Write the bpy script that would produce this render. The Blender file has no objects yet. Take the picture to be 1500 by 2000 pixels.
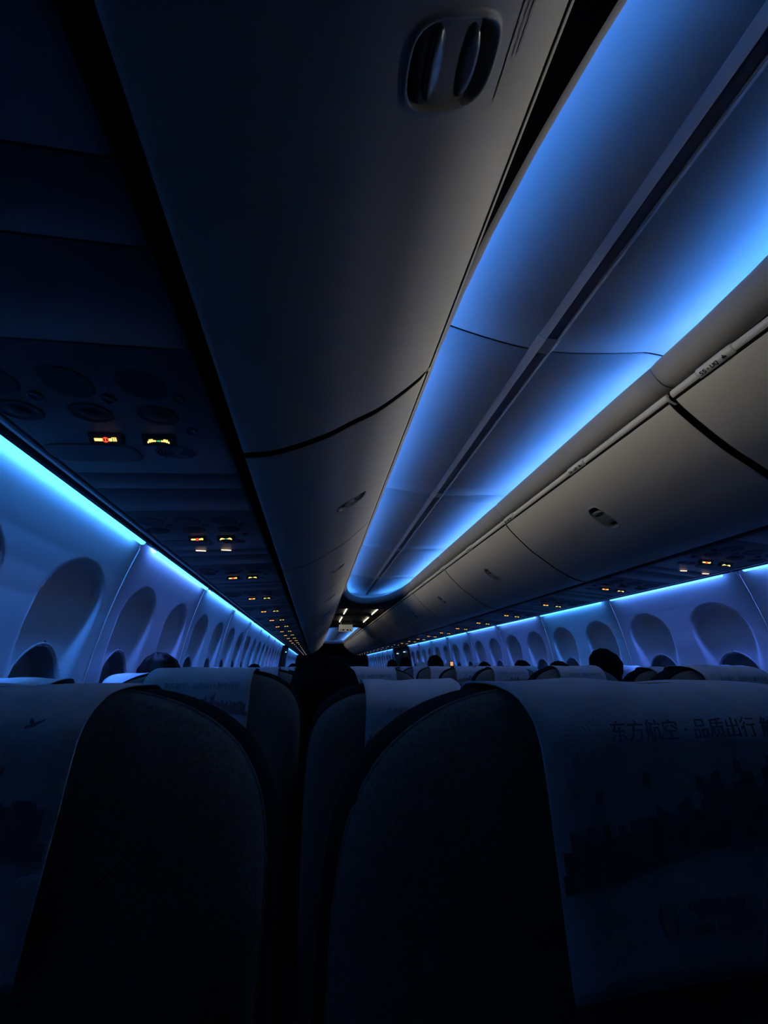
import bpy, bmesh, math, random
from mathutils import Vector, Matrix
random.seed(7)
sc = bpy.context.scene
H = 1.12            # camera height above the cabin floor; all zr values below are relative to it

# ------------------------------------------------------------------ camera
XC = 0.80910550
PITCH, YAW, ROLL, FPX = math.radians(22.75114884), math.radians(10.00991033), math.radians(-0.2480832), 719.115
F = Vector((math.sin(YAW)*math.cos(PITCH), math.cos(YAW)*math.cos(PITCH), math.sin(PITCH)))
R0 = Vector((math.cos(YAW), -math.sin(YAW), 0)); U0 = R0.cross(F)
R = R0*math.cos(ROLL) + U0*math.sin(ROLL); U = U0*math.cos(ROLL) - R0*math.sin(ROLL)
cam_d = bpy.data.cameras.new('camera'); cam = bpy.data.objects.new('camera', cam_d)
sc.collection.objects.link(cam)
cam_d.sensor_fit = 'HORIZONTAL'; cam_d.sensor_width = 36.0; cam_d.lens = 36.0*FPX/1500.0
cam_d.clip_start = 0.01; cam_d.clip_end = 200
cam.matrix_world = Matrix(((R.x, U.x, -F.x, -XC), (R.y, U.y, -F.y, 0), (R.z, U.z, -F.z, H), (0, 0, 0, 1)))
sc.camera = cam

# ------------------------------------------------------------------ world, exposure
w = bpy.data.worlds.new('night'); sc.world = w; w.use_nodes = True
w.node_tree.nodes['Background'].inputs[0].default_value = (0.002, 0.004, 0.01, 1)
w.node_tree.nodes['Background'].inputs[1].default_value = 0.2
sc.view_settings.view_transform = 'Standard'; sc.view_settings.look = 'None'
sc.view_settings.exposure = 0.0; sc.view_settings.gamma = 1.0
try: sc.view_settings.use_curve_mapping = False
except Exception: pass
sc.cycles.max_bounces = 6; sc.cycles.diffuse_bounces = 4; sc.cycles.glossy_bounces = 2; sc.cycles.transmission_bounces = 1; sc.cycles.transparent_max_bounces = 2
sc.cycles.use_light_tree = False; sc.cycles.use_adaptive_sampling = True; sc.cycles.adaptive_threshold = 0.03
# light levels of the cabin's lamps and of the added fill lamps
COVE_BLUE = (0.055, 0.295, 1.0); COVE_BLUE_W = 14.0
COVE_WARM = (1.0, 0.93, 0.66); WARM_FILL_W = 0.50       # added warm fill, watts per metre-run of cove
SIDE_W = 3.4
SIDE_COLS = [(0.075, 0.40, 1.0), (0.075, 0.40, 1.0), (0.085, 0.37, 1.0), (0.07, 0.43, 1.0)]
WASH_W = 5.6                                           # watts per hidden lamp added behind a strip lens
WASH_COLS = [(0.06, 0.23, 1.0), (0.06, 0.23, 1.0), (0.09, 0.21, 1.0), (0.05, 0.26, 1.0)]
def area_light(name, loc, direction, length, width, power, col, spread=180, axis=(0, 1, 0)):
    d = bpy.data.lights.new(name, 'AREA'); d.shape = 'RECTANGLE'; d.size = length; d.size_y = width; d.energy = power; d.color = col
    d.spread = math.radians(spread)
    o = bpy.data.objects.new(name, d); sc.collection.objects.link(o)
    z = -Vector(direction).normalized(); x = Vector(axis).normalized(); y = z.cross(x).normalized(); z = x.cross(y)
    o.matrix_world = Matrix(((x.x, y.x, z.x, loc[0]), (x.y, y.y, z.y, loc[1]), (x.z, y.z, z.z, loc[2]), (0, 0, 0, 1)))
    return o
# unseen warm lamps added in the coves to turn the opposite bins grey
for a_, b_ in ((.36, 5.6), (10.7, 18.2)):
    for s_ in (-1, 1):
        area_light('added_warm_lamp', (s_*.550, (a_+b_)/2, H+1.1295), (-s_*math.cos(.30), 0, -math.sin(.30)), b_-a_, .019, WARM_FILL_W*(b_-a_)*(1.6 if s_ > 0 else 1.15), COVE_WARM, 42)
for s_ in (-1, 1):       # short added lamp in the rear cove end to brighten the near bins
    area_light('added_warm_lamp', (s_*.440, .092, H+1.1295), (-s_*.93*math.cos(.30), .30, -math.sin(.30)), .47, .019, WARM_FILL_W*.33*(1.6 if s_ > 0 else .75), COVE_WARM, 42, (s_*.131, .477, 0))
TUBE_W = 5.0

# ------------------------------------------------------------------ materials
MATS = {}
def mat(name, col, rough=0.5, spec=0.3, bump=0.0, bscale=200.0, var=0.0, vscale=6.0, emit=None, ew=0.0, sheen=0.0, metal=0.0):
    m = bpy.data.materials.new(name); m.use_nodes = True
    nt = m.node_tree; b = nt.nodes['Principled BSDF']
    b.inputs['Base Color'].default_value = (*col, 1); b.inputs['Roughness'].default_value = rough
    b.inputs['Specular IOR Level'].default_value = spec; b.inputs['Metallic'].default_value = metal
    if sheen: b.inputs['Sheen Weight'].default_value = sheen
    tc = nt.nodes.new('ShaderNodeTexCoord')
    if var:
        n = nt.nodes.new('ShaderNodeTexNoise'); n.inputs['Scale'].default_value = vscale; n.inputs['Detail'].default_value = 2
        nt.links.new(tc.outputs['Object'], n.inputs['Vector'])
        r = nt.nodes.new('ShaderNodeValToRGB')
        r.color_ramp.elements[0].position = .3; r.color_ramp.elements[1].position = .7
        r.color_ramp.elements[0].color = (*[c*(1-var) for c in col], 1)
        r.color_ramp.elements[1].color = (*[min(1, c*(1+var)) for c in col], 1)
        nt.links.new(n.outputs['Fac'], r.inputs['Fac']); nt.links.new(r.outputs['Color'], b.inputs['Base Color'])
    if bump:
        n = nt.nodes.new('ShaderNodeTexNoise'); n.inputs['Scale'].default_value = bscale; n.inputs['Detail'].default_value = 1
        nt.links.new(tc.outputs['Object'], n.inputs['Vector'])
        bp = nt.nodes.new('ShaderNodeBump'); bp.inputs['Strength'].default_value = bump; bp.inputs['Distance'].default_value = .002
        nt.links.new(n.outputs['Fac'], bp.inputs['Height']); nt.links.new(bp.outputs['Normal'], b.inputs['Normal'])
    if emit:
        b.inputs['Emission Color'].default_value = (*emit, 1); b.inputs['Emission Strength'].default_value = ew
    MATS[name] = m; return m
mat('bin_plastic', (.44, .42, .38), .45, .35, bump=.04, bscale=900, var=.03, vscale=3)
mat('trim_plastic', (.58, .55, .51), .4, .4, var=.03)
mat('ceiling_white', (.74, .75, .78), .55, .25, bump=.03, bscale=700, var=.02, vscale=2)
mat('cove_white', (.80, .80, .80), .6, .2, var=.02)
mat('rail_grey', (.62, .64, .70), .35, .5, var=.03)
mat('rail_mid', (.26, .28, .34), .4, .4, var=.05)
mat('rail_dark', (.03, .035, .05), .5, .3, var=.1)
mat('wall_white', (.62, .64, .70), .55, .25, bump=.05, bscale=600, var=.02, vscale=3)
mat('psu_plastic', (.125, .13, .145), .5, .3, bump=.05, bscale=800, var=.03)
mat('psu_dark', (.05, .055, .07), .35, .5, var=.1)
mat('dish_dark', (.06, .063, .075), .6, .15, var=.1)
mat('black_gap', (.006, .006, .008), .8, .1, var=.1)  # near-black standing in for shade in gaps, slots and recesses
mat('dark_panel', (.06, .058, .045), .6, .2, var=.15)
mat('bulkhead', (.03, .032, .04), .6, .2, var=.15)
mat('carpet', (.02, .025, .04), .95, .05, bump=.4, bscale=400, var=.2, vscale=60)
mat('fabric_back', (.22, .212, .20), .9, .1, bump=.6, bscale=900, var=.25, vscale=300, sheen=.15)
mat('fabric_front', (.014, .016, .024), .9, .1, bump=.5, bscale=700, var=.2, vscale=150)
mat('cover_cloth', (.80, .84, .92), .85, .1, bump=.3, bscale=500, var=.06, vscale=40)
mat('print_blue', (.38, .42, .55), .9, .05, var=.1)
mat('print_brown', (.36, .34, .40), .9, .05, var=.2, vscale=80)
mat('arm_plastic', (.03, .03, .035), .5, .3, var=.1)
mat('alu', (.35, .36, .38), .35, .5, metal=.8, var=.05)
mat('skin', (.45, .29, .21), .6, .3, var=.05)
mat('hair', (.005, .0045, .0045), .75, .1, bump=.8, bscale=300, var=.3, vscale=80)
mat('hair_gloss', (.008, .007, .007), .5, .2, bump=.8, bscale=250, var=.3, vscale=80)
mat('shirt_dark', (.012, .013, .018), .9, .1, bump=.3, var=.2)
mat('cap_white', (.62, .66, .72), .8, .1, bump=.2, var=.05)
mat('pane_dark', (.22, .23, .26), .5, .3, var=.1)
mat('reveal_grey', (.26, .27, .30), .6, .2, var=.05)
mat('bezel', (.50, .52, .56), .4, .4, var=.03)
mat('latch_metal', (.22, .23, .24), .3, .6, var=.05)
mat('latch_dark', (.12, .13, .13), .22, .7, var=.05)
mat('ink', (.01, .01, .012), .6, .2, var=.1)
mat('label_film', (.47, .44, .41), .6, .2, var=.03)
mat('ink_faint', (.30, .28, .27), .5, .3, var=.05)
mat('led_blue', (.3, .5, .9), .5, .2, emit=COVE_BLUE, ew=COVE_BLUE_W)
for i, c in enumerate(SIDE_COLS): mat('led_side_%d' % i, (.3, .5, .7), .5, .2, emit=c, ew=SIDE_W)
mat('led_side_dim', (.3, .5, .7), .5, .2, emit=(.05, .4, 1), ew=1.2)
mat('tube_light', (.9, .9, .8), .5, .2, emit=(1, .88, .62), ew=TUBE_W)
mat('sign_yellow', (.8, .7, .3), .5, .2, emit=(1, .66, .16), ew=2.2)
mat('sign_red', (.8, .1, .05), .5, .2, emit=(1, .07, .03), ew=2)
mat('sign_green', (.1, .7, .3), .5, .2, emit=(.1, .8, .3), ew=.8)
mat('sign_white', (.8, .7, .6), .5, .2, emit=(1, .72, .5), ew=2)
mat('sign_far', (.8, .7, .6), .5, .2, emit=(1, .75, .55), ew=1.2)
mat('screen_orange', (.6, .3, .1), .3, .4, emit=(1, .42, .16), ew=.9)
mat('screen_white', (.7, .7, .7), .3, .4, emit=(1, .9, .8), ew=1.6)
mat('lamp_white', (.8, .8, .8), .3, .4, emit=(.55, .8, 1), ew=1.5)
mat('exit_face', (.62, .62, .55), .5, .3, emit=(.9, .9, .75), ew=.10)  # unlit board given a faint glow of its own

for n_ in ('sign_yellow', 'sign_red', 'sign_green', 'sign_white', 'sign_far', 'screen_orange', 'screen_white', 'lamp_white', 'exit_face'):
    MATS[n_].cycles.emission_sampling = 'NONE'      # too small to matter as light sources

# ------------------------------------------------------------------ helpers
COL = sc.collection
def link(o, parent=None):
    COL.objects.link(o)
    if parent is not None: o.parent = parent
    return o
def tag(o, label=None, cat=None, group=None, kind=None):
    if label: o['label'] = label
    if cat: o['category'] = cat
    if group: o['group'] = group
    if kind: o['kind'] = kind
    return o
def empty(name, loc=(0, 0, 0), rot=(0, 0, 0)):
    o = bpy.data.objects.new(name, None); o.empty_display_size = .05
    o.location = loc; o.rotation_euler = rot; COL.objects.link(o); return o
def me_from(name, v, f, m, smooth=True, flip=False):
    me = bpy.data.meshes.new(name)
    if flip: f = [tuple(reversed(q)) for q in f]
    me.from_pydata([tuple(p) for p in v], [], f)
    if smooth: me.polygons.foreach_set('use_smooth', [True]*len(me.polygons))
    mm = m if isinstance(m, (list, tuple)) else [m]
    for x in mm: me.materials.append(MATS[x])
    me.update(); return me
def ob(name, me, parent=None, loc=None):
    o = bpy.data.objects.new(name, me); link(o, parent)
    if loc: o.location = loc
    return o
def mesh(name, v, f, m, parent=None, smooth=True, flip=False, loc=None):
    return ob(name, me_from(name, v, f, m, smooth, flip), parent, loc)
class MB:
    def __init__(s): s.v = []; s.f = []
    def add(s, v, f):
        n = len(s.v); s.v += [tuple(p) for p in v]; s.f += [tuple(i+n for i in q) for q in f]; return s
    def box(s, x0, x1, y0, y1, z0, z1, b=0.0):
        if b <= 0:
            return s.add([(x0,y0,z0),(x1,y0,z0),(x1,y1,z0),(x0,y1,z0),(x0,y0,z1),(x1,y0,z1),(x1,y1,z1),(x0,y1,z1)],
                         [(0,3,2,1),(4,5,6,7),(0,1,5,4),(1,2,6,5),(2,3,7,6),(3,0,4,7)])
        bm = bmesh.new(); bmesh.ops.create_cube(bm, size=1)
        for q in bm.verts: q.co = Vector(((x0+x1)/2+q.co.x*(x1-x0), (y0+y1)/2+q.co.y*(y1-y0), (z0+z1)/2+q.co.z*(z1-z0)))
        bmesh.ops.bevel(bm, geom=bm.edges[:], offset=b, segments=2, affect='EDGES', profile=.6)
        bm.verts.index_update(); s.add([q.co[:] for q in bm.verts], [tuple(x.index for x in fa.verts) for fa in bm.faces]); bm.free(); return s
    def grid(s, rows, closed_u=False, closed_v=False):
        n = len(rows[0]); v = [p for r in rows for p in r]; f = []
        for i in range(len(rows) if closed_v else len(rows)-1):
            j = (i+1) % len(rows)
            for k in range(n if closed_u else n-1):
                l = (k+1) % n
                f.append((i*n+k, i*n+l, j*n+l, j*n+k))
        return s.add(v, f)
    def tube(s, pts, r, n=8, closed=False):
        pts = [Vector(p) for p in pts]; rows = []
        for i, p in enumerate(pts):
            a = pts[i-1] if (i or closed) else p; b = pts[(i+1) % len(pts)] if (i < len(pts)-1 or closed) else p
            d = (b-a).normalized(); up = Vector((0,0,1)) if abs(d.z) < .9 else Vector((1,0,0))
            x = d.cross(up).normalized(); y = x.cross(d)
            rr = r[i] if isinstance(r, (list, tuple)) else r
            rows.append([tuple(p + x*math.cos(t)*rr + y*math.sin(t)*rr) for t in [2*math.pi*k/n for k in range(n)]])
        s.grid(rows, closed_u=True, closed_v=closed)
        if not closed:
            s.f.append(tuple(reversed(range(len(s.v)-len(rows)*n, len(s.v)-len(rows)*n+n)))); s.f.append(tuple(range(len(s.v)-n, len(s.v))))
        return s
    def disc(s, c, ax, ay, rx, ry, n=24, z=0):
        c = Vector(c); ax = Vector(ax); ay = Vector(ay)
        return s.add([tuple(c+ax*rx*math.cos(2*math.pi*k/n)+ay*ry*math.sin(2*math.pi*k/n)) for k in range(n)], [tuple(range(n))])
    def lathe(s, c, ax, ay, az, prof, n=24, ell=1.0):
        c, ax, ay, az = Vector(c), Vector(ax), Vector(ay), Vector(az)
        rows = [[tuple(c+ax*r*math.cos(2*math.pi*k/n)+ay*r*ell*math.sin(2*math.pi*k/n)+az*h) for k in range(n)] for r, h in prof]
        return s.grid(rows, closed_u=True)
    def prism(s, poly, y0, y1):
        n = len(poly); v = [(x, y0, z) for x, z in poly] + [(x, y1, z) for x, z in poly]
        f = [(i, (i+1) % n, (i+1) % n+n, i+n) for i in range(n)] + [tuple(reversed(range(n))), tuple(range(n, 2*n))]
        return s.add(v, f)
    def me(s, name, m, smooth=False, flip=False): return me_from(name, s.v, s.f, m, smooth, flip)
    def build(s, name, m, parent=None, smooth=False, flip=False, loc=None): return mesh(name, s.v, s.f, m, parent, smooth, flip, loc)
def autosmooth(me, ang=35):
    bm = bmesh.new(); bm.from_mesh(me); bm.normal_update()
    for f in bm.faces: f.smooth = True
    for e in bm.edges:
        if len(e.link_faces) == 2 and e.calc_face_angle(0) > math.radians(ang): e.smooth = False
    bm.to_mesh(me); bm.free(); return me
def recalc(me):
    bm = bmesh.new(); bm.from_mesh(me); bmesh.ops.remove_doubles(bm, verts=bm.verts, dist=1e-6)
    bmesh.ops.recalc_face_normals(bm, faces=bm.faces); bm.to_mesh(me); bm.free(); return me
def catmull(pts, n):
    out = []; P = [pts[0]] + list(pts) + [pts[-1]]
    for i in range(1, len(P)-2):
        for k in range(n):
            t = k/n; a, b, c, d = P[i-1], P[i], P[i+1], P[i+2]
            out.append(tuple(.5*((2*b[j])+(-a[j]+c[j])*t+(2*a[j]-5*b[j]+4*c[j]-d[j])*t*t+(-a[j]+3*b[j]-3*c[j]+d[j])*t**3) for j in range(len(b))))
    out.append(tuple(pts[-1])); return out
def lerp_tab(tab, x):
    if x <= tab[0][0]: return tab[0][1]
    for (a, b), (c, d) in zip(tab, tab[1:]):
        if x <= c: return b+(d-b)*(x-a)/(c-a)
    return tab[-1][1]
def smooth01(x): x = max(0., min(1., x)); return x*x*(3-2*x)
ORD = ['first', 'second', 'third', 'fourth', 'fifth', 'sixth', 'seventh', 'eighth', 'ninth', 'tenth', 'eleventh', 'twelfth', 'thirteenth', 'fourteenth', 'fifteenth', 'sixteenth', 'seventeenth', 'eighteenth', 'nineteenth', 'twentieth']
def text_mesh(body, size, name='printed_text', m='print_blue', align='LEFT', extrude=.0002, bold=0.0):
    cu = bpy.data.curves.new('t', 'FONT'); cu.body = body; cu.size = size; cu.extrude = extrude; cu.align_x = align
    cu.resolution_u = 2; cu.offset = bold
    o = bpy.data.objects.new('t', cu); COL.objects.link(o)
    dg = bpy.context.evaluated_depsgraph_get(); me = bpy.data.meshes.new_from_object(o.evaluated_get(dg))
    bpy.data.objects.remove(o); me.name = name; me.materials.clear(); me.materials.append(MATS[m]); return me

T0, T1 = -0.52, 20.0      # cabin rear and front ends (y)

# ================================================================== STRUCTURE
# ---- floor, end walls
mb = MB().box(-1.60, 1.60, T0, T1+1.0, -.05, 0)
tag(mb.build('floor', 'carpet'), 'dark blue cabin carpet under the seats', kind='structure')
mb = MB().box(-1.75, 1.75, T0-.05, T0, 0, 2.35).box(-1.75, -1.50, T0, -.345, 0, 1.62).box(1.50, 1.75, T0, -.345, 0, 1.62)
tag(mb.build('wall_rear', 'bulkhead'), 'dark rear bulkhead behind the last seats', kind='structure')
wf = tag(empty('wall_front', (0, T1, 0)), 'dark class divider with open aisle at the far end', kind='structure')
for s in (-1, 1):
    MB().box(min(s*.24, s*1.72), max(s*.24, s*1.72), 0, .05, 0, H+.56, .01).build('divider_panel', 'bulkhead', wf)
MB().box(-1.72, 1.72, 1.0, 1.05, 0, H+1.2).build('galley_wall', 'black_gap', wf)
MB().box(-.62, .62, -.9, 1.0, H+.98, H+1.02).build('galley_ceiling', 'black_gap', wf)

# ---- side walls
WPROF = [(.54, 1.600), (.50, 1.604), (.46, 1.613), (.42, 1.6225), (.355, 1.6365), (.28, 1.650), (.2, 1.662), (.06, 1.676), (-.1, 1.684), (-.3, 1.684), (-.6, 1.655), (-1.12, 1.54)]
WTAB = sorted(WPROF)
PITCHW = 1.04; SEAM0 = 1.74
def recess(u, zz):
    """depth of the scooped recess around one window, u = distance along the wall from its centre"""
    zt, cz = .358, .20
    if zz > zt+.01: return 0
    if zz > cz: r = math.hypot(u/.172, (zz-cz)/(zt-cz)); d = (1-r)*.16
    else: d = .172 - abs(u)
    soft = .014+.085*smooth01((.18-zz)/.30)      # crisp upper rim, sides melting into the panel lower down
    return .031*smooth01(d/soft)*(1-.9*smooth01((.26-zz)/.85))
def wall_panel_mesh(side):
    ys = [0, .002, .006] + [.012+i*(PITCHW-.024)/96 for i in range(97)] + [PITCHW-.006, PITCHW-.002, PITCHW]
    zs = []; z = .535
    while z > -1.10:
        zs.append(z); z -= (.0075 if .16 < z < .385 else .018 if z > -.35 else .06)
    zs.append(-1.12)
    v = []; f = []
    for zz in zs:
        base = lerp_tab(WTAB, zz)
        for y in ys:
            e = min(y, PITCHW-y); edge = .006*(1-smooth01(e/.006))
            d = recess(y-.26, zz) + recess(y-.78, zz)
            v.append((side*(base+d+edge), y, H+zz))
    n = len(ys)
    for i in range(len(zs)-1):
        for j in range(n-1):
            yc = (ys[j]+ys[j+1])/2; zc = (zs[i]+zs[i+1])/2
            if any(((yc-c)/.139)**2+((zc+.125)/.200)**2 < 1 for c in (.26, .78)): continue
            f.append((i*n+j, i*n+j+1, (i+1)*n+j+1, (i+1)*n+j))
    return me_from('wall_panel', v, f, 'wall_white', True, flip=(side > 0))
def trim_mesh(side):
    zs = [.49-.03*i for i in range(30)]
    rows = []
    for zz in zs:
        b = lerp_tab(WTAB, zz)
        rows.append([(side*(b+.004), -.005, H+zz), (side*(b-.003), -.0035, H+zz), (side*(b-.003), .0035, H+zz), (side*(b+.004), .005, H+zz)])
    return MB().grid(rows).me('seam_trim', 'trim_plastic', flip=side < 0)
def oval(cx, cy, cz, a, b, n=40): return [(cx, cy+a*math.cos(2*math.pi*k/n), cz+b*math.sin(2*math.pi*k/n)) for k in range(n)]
def window_meshes(side):
    def X(zz, d): return side*(lerp_tab(WTAB, zz)+.006+d)
    def ring(a, b, d):
        return [(X(-.125+b*math.sin(2*math.pi*k/44), d + recess(a*math.cos(2*math.pi*k/44), -.125+b*math.sin(2*math.pi*k/44))), a*math.cos(2*math.pi*k/44), H-.125+b*math.sin(2*math.pi*k/44)) for k in range(44)]
    bz = MB().grid([ring(.146, .206, .004), ring(.145, .205, -.006), ring(.142, .2025, -.009), ring(.137, .1975, -.008), ring(.132, .193, 0)], closed_u=True).me('bezel', 'bezel', True, flip=side < 0)
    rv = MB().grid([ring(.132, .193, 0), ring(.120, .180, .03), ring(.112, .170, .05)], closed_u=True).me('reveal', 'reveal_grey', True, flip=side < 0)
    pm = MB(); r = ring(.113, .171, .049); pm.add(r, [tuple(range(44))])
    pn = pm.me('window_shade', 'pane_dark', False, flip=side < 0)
    hd = MB().box(min(X(-.05, .040), X(-.05, .046)), max(X(-.05, .040), X(-.05, .046)), -.06, .06, H-.272, H-.262).me('shade_handle', 'bezel')
    return bz, rv, pn, hd
wn = 0
STRIPS = []
for side, nm in ((-1, 'left'), (1, 'right')):
    W = tag(empty('wall_'+nm, (0, 0, 0)), 'white moulded sidewall panels with scooped window recesses on the %s' % nm, kind='structure')
    pm, tm = wall_panel_mesh(side), trim_mesh(side)
    wms = window_meshes(side)
    ks = [k for k in range(-2, 8)] + [k for k in range(10, 16)]
    for k in ks:
        y = SEAM0+PITCHW*k
        ob('wall_panel', pm, W, (0, y, 0))
        if k not in (-2, 10): ob('seam_trim', tm, W, (0, y, 0))
        STRIPS.append((side, nm, k, y))
        if -1 <= k <= 7:
            for c in (.26, .78):
                wn += 1
                we = tag(empty('window_%d' % wn, (0, y+c, 0)), 'oval cabin window with closed shade on the %s wall' % nm, kind='structure')
                for n_, m_ in zip(('bezel', 'reveal', 'window_shade', 'shade_handle'), wms): ob(n_, m_, we)
    # exit-door bay between the two wall runs
    y0 = SEAM0+PITCHW*8; y1 = SEAM0+PITCHW*10
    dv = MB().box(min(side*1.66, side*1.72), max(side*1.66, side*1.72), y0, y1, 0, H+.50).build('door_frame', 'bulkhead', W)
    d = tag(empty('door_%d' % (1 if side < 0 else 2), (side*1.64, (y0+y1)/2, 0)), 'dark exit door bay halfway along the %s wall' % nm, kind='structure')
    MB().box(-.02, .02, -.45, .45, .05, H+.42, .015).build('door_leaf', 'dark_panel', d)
    MB().box(-.03 if side > 0 else .02, -.02 if side > 0 else .03, -.12, .12, H-.2, H-.14, .004).build('door_handle', 'alu', d)

# ---- ceiling: two lit bays with an oval lip, a flat zone between them
CE = tag(empty('ceiling', (0, 0, H+1.0)), 'blue lit vaulted cabin ceiling with an oval lip', kind='structure')
ZC = -1.0     # children of ceiling are written relative to zr = 1.0
HWC = .434
def loop_ellipse(ta, aa, tb, ab, seams, n=22):
    """lip outline: straight sides from ta to tb, elliptical ends; anticlockwise seen from below -> list of (x, y, nx, ny)"""
    P = []
    for i in range(n+1):
        a = math.pi*i/n; P.append((HWC*math.cos(a), tb+ab*math.sin(a)))
    m = 24
    for y in sorted([tb+(ta-tb)*i/m for i in range(1, m)]+[sv+e for sv in seams for e in (-.003, .003) if ta < sv < tb], reverse=True): P.append((-HWC, y))
    for i in range(n+1):
        a = math.pi+math.pi*i/n; P.append((HWC*math.cos(a), ta+aa*math.sin(a)))
    for y in sorted([ta+(tb-ta)*i/m for i in range(1, m)]+[sv+e for sv in seams for e in (-.003, .003) if ta < sv < tb]): P.append((HWC, y))
    return P
def with_normals(P):
    out = []
    for i, p in enumerate(P):
        a, b = P[i-1], P[(i+1) % len(P)]; dx, dy = b[0]-a[0], b[1]-a[1]; l = math.hypot(dx, dy) or 1
        out.append((p[0], p[1], dy/l, -dx/l))
    return out
def ring_sweep(loop, prof, name, m, smooth=True):
    rows = [[(x+nx*d, y+ny*d, z+ZC) for x, y, nx, ny in loop] for d, z in prof]
    o = MB().grid(rows, closed_u=True).build(name, m, CE, smooth, flip=True); return o
LIP = [(.095, 1.000), (.075, .9985), (.048, 1.002), (.025, 1.012), (.008, 1.032), (-.002, 1.056), (-.006, 1.076), (-.004, 1.090), (.003, 1.096), (.010, 1.090), (.013, 1.06), (.014, 1.032)]
def bay(ta, aa, tb, ab, seams, first):
    L = with_normals(loop_ellipse(ta, aa, tb, ab, seams))
    prof = catmull(LIP, 3); runs = []; cur = []
    for q in L+[L[0]]:
        hit = abs(abs(q[0])-HWC) < 1e-4 and any(abs(q[1]-sv) < .0031 for sv in seams)
        if hit and cur:
            cur.append(q); runs.append(cur); cur = []; skip = True; continue
        cur.append(q)
    if len(cur) > 1: runs.append(cur)
    for rn in runs:
        n_ = len(rn); rows = []
        ex = [0.010]+[.003]+[0]*(n_-2)+[.003]+[.010]     # rounded module ends
        pts = [rn[0]]+rn+[rn[-1]]
        for d, z in prof:
            rows.append([(x+nx*(d+ex[i]), y+ny*(d+ex[i]), z-ex[i]*.4*(1 if z > 1.05 else -.4)+ZC) for i, (x, y, nx, ny) in enumerate(pts)])
        MB().grid(rows).build('cove_lip', 'bin_plastic', CE, True, flip=True)
    ring_sweep(L, [(.014, 1.032), (.125, 1.032), (.128, 1.036), (.128, 1.19)], 'cove_trough', 'cove_white', False)
    for sgn in (-1, 1):
        run = sorted([q for q in L if q[2]*sgn > .80], key=lambda q: q[1])
        MB().grid([[(x+nx*.1255, y+ny*.1255, z+ZC) for x, y, nx, ny in run] for z in (1.040, 1.075)]).build('blue_led_strip', 'led_blue', CE, False, flip=sgn < 0)
    ya, yb = ta-aa-.13, tb+ab+.13
    # vaulted panels, one per module and side, with bowed seams between
    def zc(x): x = abs(x); return 1.158+.010*smooth01(x/.3)-.006*smooth01((x-.42)/.12)
    S = [ya]+[s for s in seams if ya+.2 < s < yb-.2]+[yb]
    for side in (-1, 1):
        for i in range(len(S)-1):
            rows = []; g = .006
            def bow(y, x): return y+(.055*(1-min(1, abs(x)/.44)**2) if y not in (ya, yb) else 0)
            xs = [.036+(.562-.036)*j/20 for j in range(21)]
            nr = 10
            for e in range(-1, nr+2):
                u = min(1, max(0, e/nr)); row = []
                for x in xs:
                    a = bow(S[i], x)+(g if i else 0); b = bow(S[i+1], x)-(g if i < len(S)-2 else 0)
                    y = a+(b-a)*u; lift = .012 if e in (-1, nr+1) else .003*(1-smooth01(min(y-a, b-y)/.012))
                    row.append((side*x, y, zc(x)+ZC+lift))
                rows.append(row)
            MB().grid(rows).build('ceiling_panel', 'ceiling_white', CE, True, flip=side < 0)
    MB().box(-.58, .58, ya, yb, 1.205+ZC, 1.215+ZC).build('ceiling_backing', 'rail_dark', CE)
    # centre rail: dark groove between two raised bars, in module lengths
    S2 = [ya+.10]+[s+.02 for s in seams if ya+.3 < s < yb-.3]+[yb-.10]
    for a, b in zip(S2, S2[1:]):
        MB().box(-.030, .026, a, b, 1.166+ZC, 1.172+ZC).build('rail_groove', 'rail_dark', CE)
        MB().prism([(-.048, 1.166+ZC), (-.048, 1.160+ZC), (-.022, 1.142+ZC), (-.019, 1.143+ZC), (-.019, 1.170+ZC)], a+.002, b-.002).build('rail_bar', 'rail_grey', CE)
        MB().prism([(.048, 1.166+ZC), (.048, 1.160+ZC), (.026, 1.142+ZC), (.023, 1.143+ZC), (.023, 1.170+ZC)], a+.002, b-.002).build('rail_bar', 'rail_grey', CE)
        MB().box(-.014, .021, a+.002, b-.002, 1.148+ZC, 1.170+ZC, .002).build('rail_insert', 'rail_mid', CE)
    for s in seams:
        if ya+.3 < s < yb-.3: MB().prism([(-.050, 1.168+ZC), (-.050, 1.158+ZC), (-.022, 1.139+ZC), (.026, 1.139+ZC), (.050, 1.158+ZC), (.050, 1.168+ZC)], s-.02, s+.045).build('rail_joint', 'rail_grey', CE)
    # soffit plates closing the corners outside the lip ends
    def hwout(y):
        if y < ta: q = (ta-y)/(aa+.05)
        elif y > tb: q = (y-tb)/(ab+.05)
        else: q = 0
        return (HWC+.05)*math.sqrt(max(0, 1-q*q))
    for (u0, u1) in ((ta-aa-.05, ta+.25), (tb-.25, tb+ab+.05)):
        ys = [u0+(u1-u0)*i/30 for i in range(31)]
        for side in (-1, 1):
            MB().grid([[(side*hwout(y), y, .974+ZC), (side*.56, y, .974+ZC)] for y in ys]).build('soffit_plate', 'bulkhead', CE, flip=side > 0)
M = 1.367
bay(.90, 1.27, 5.0, 1.42, [.93+M*k for k in range(-1, 5)], True)
bay(10.9, .60, 18.0, .60, [.93+M*k for k in range(7, 13)], False)
MB().box(-.56, .56, T0, -.42, .970+ZC, .976+ZC).build('soffit_plate', 'bulkhead', CE)
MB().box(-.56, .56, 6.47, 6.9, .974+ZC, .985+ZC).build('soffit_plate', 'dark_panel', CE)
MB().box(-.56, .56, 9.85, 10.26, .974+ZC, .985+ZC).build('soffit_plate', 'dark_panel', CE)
MB().box(-.56, .56, 18.64, T1+.9, .974+ZC, .985+ZC).build('soffit_plate', 'bulkhead', CE)
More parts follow.
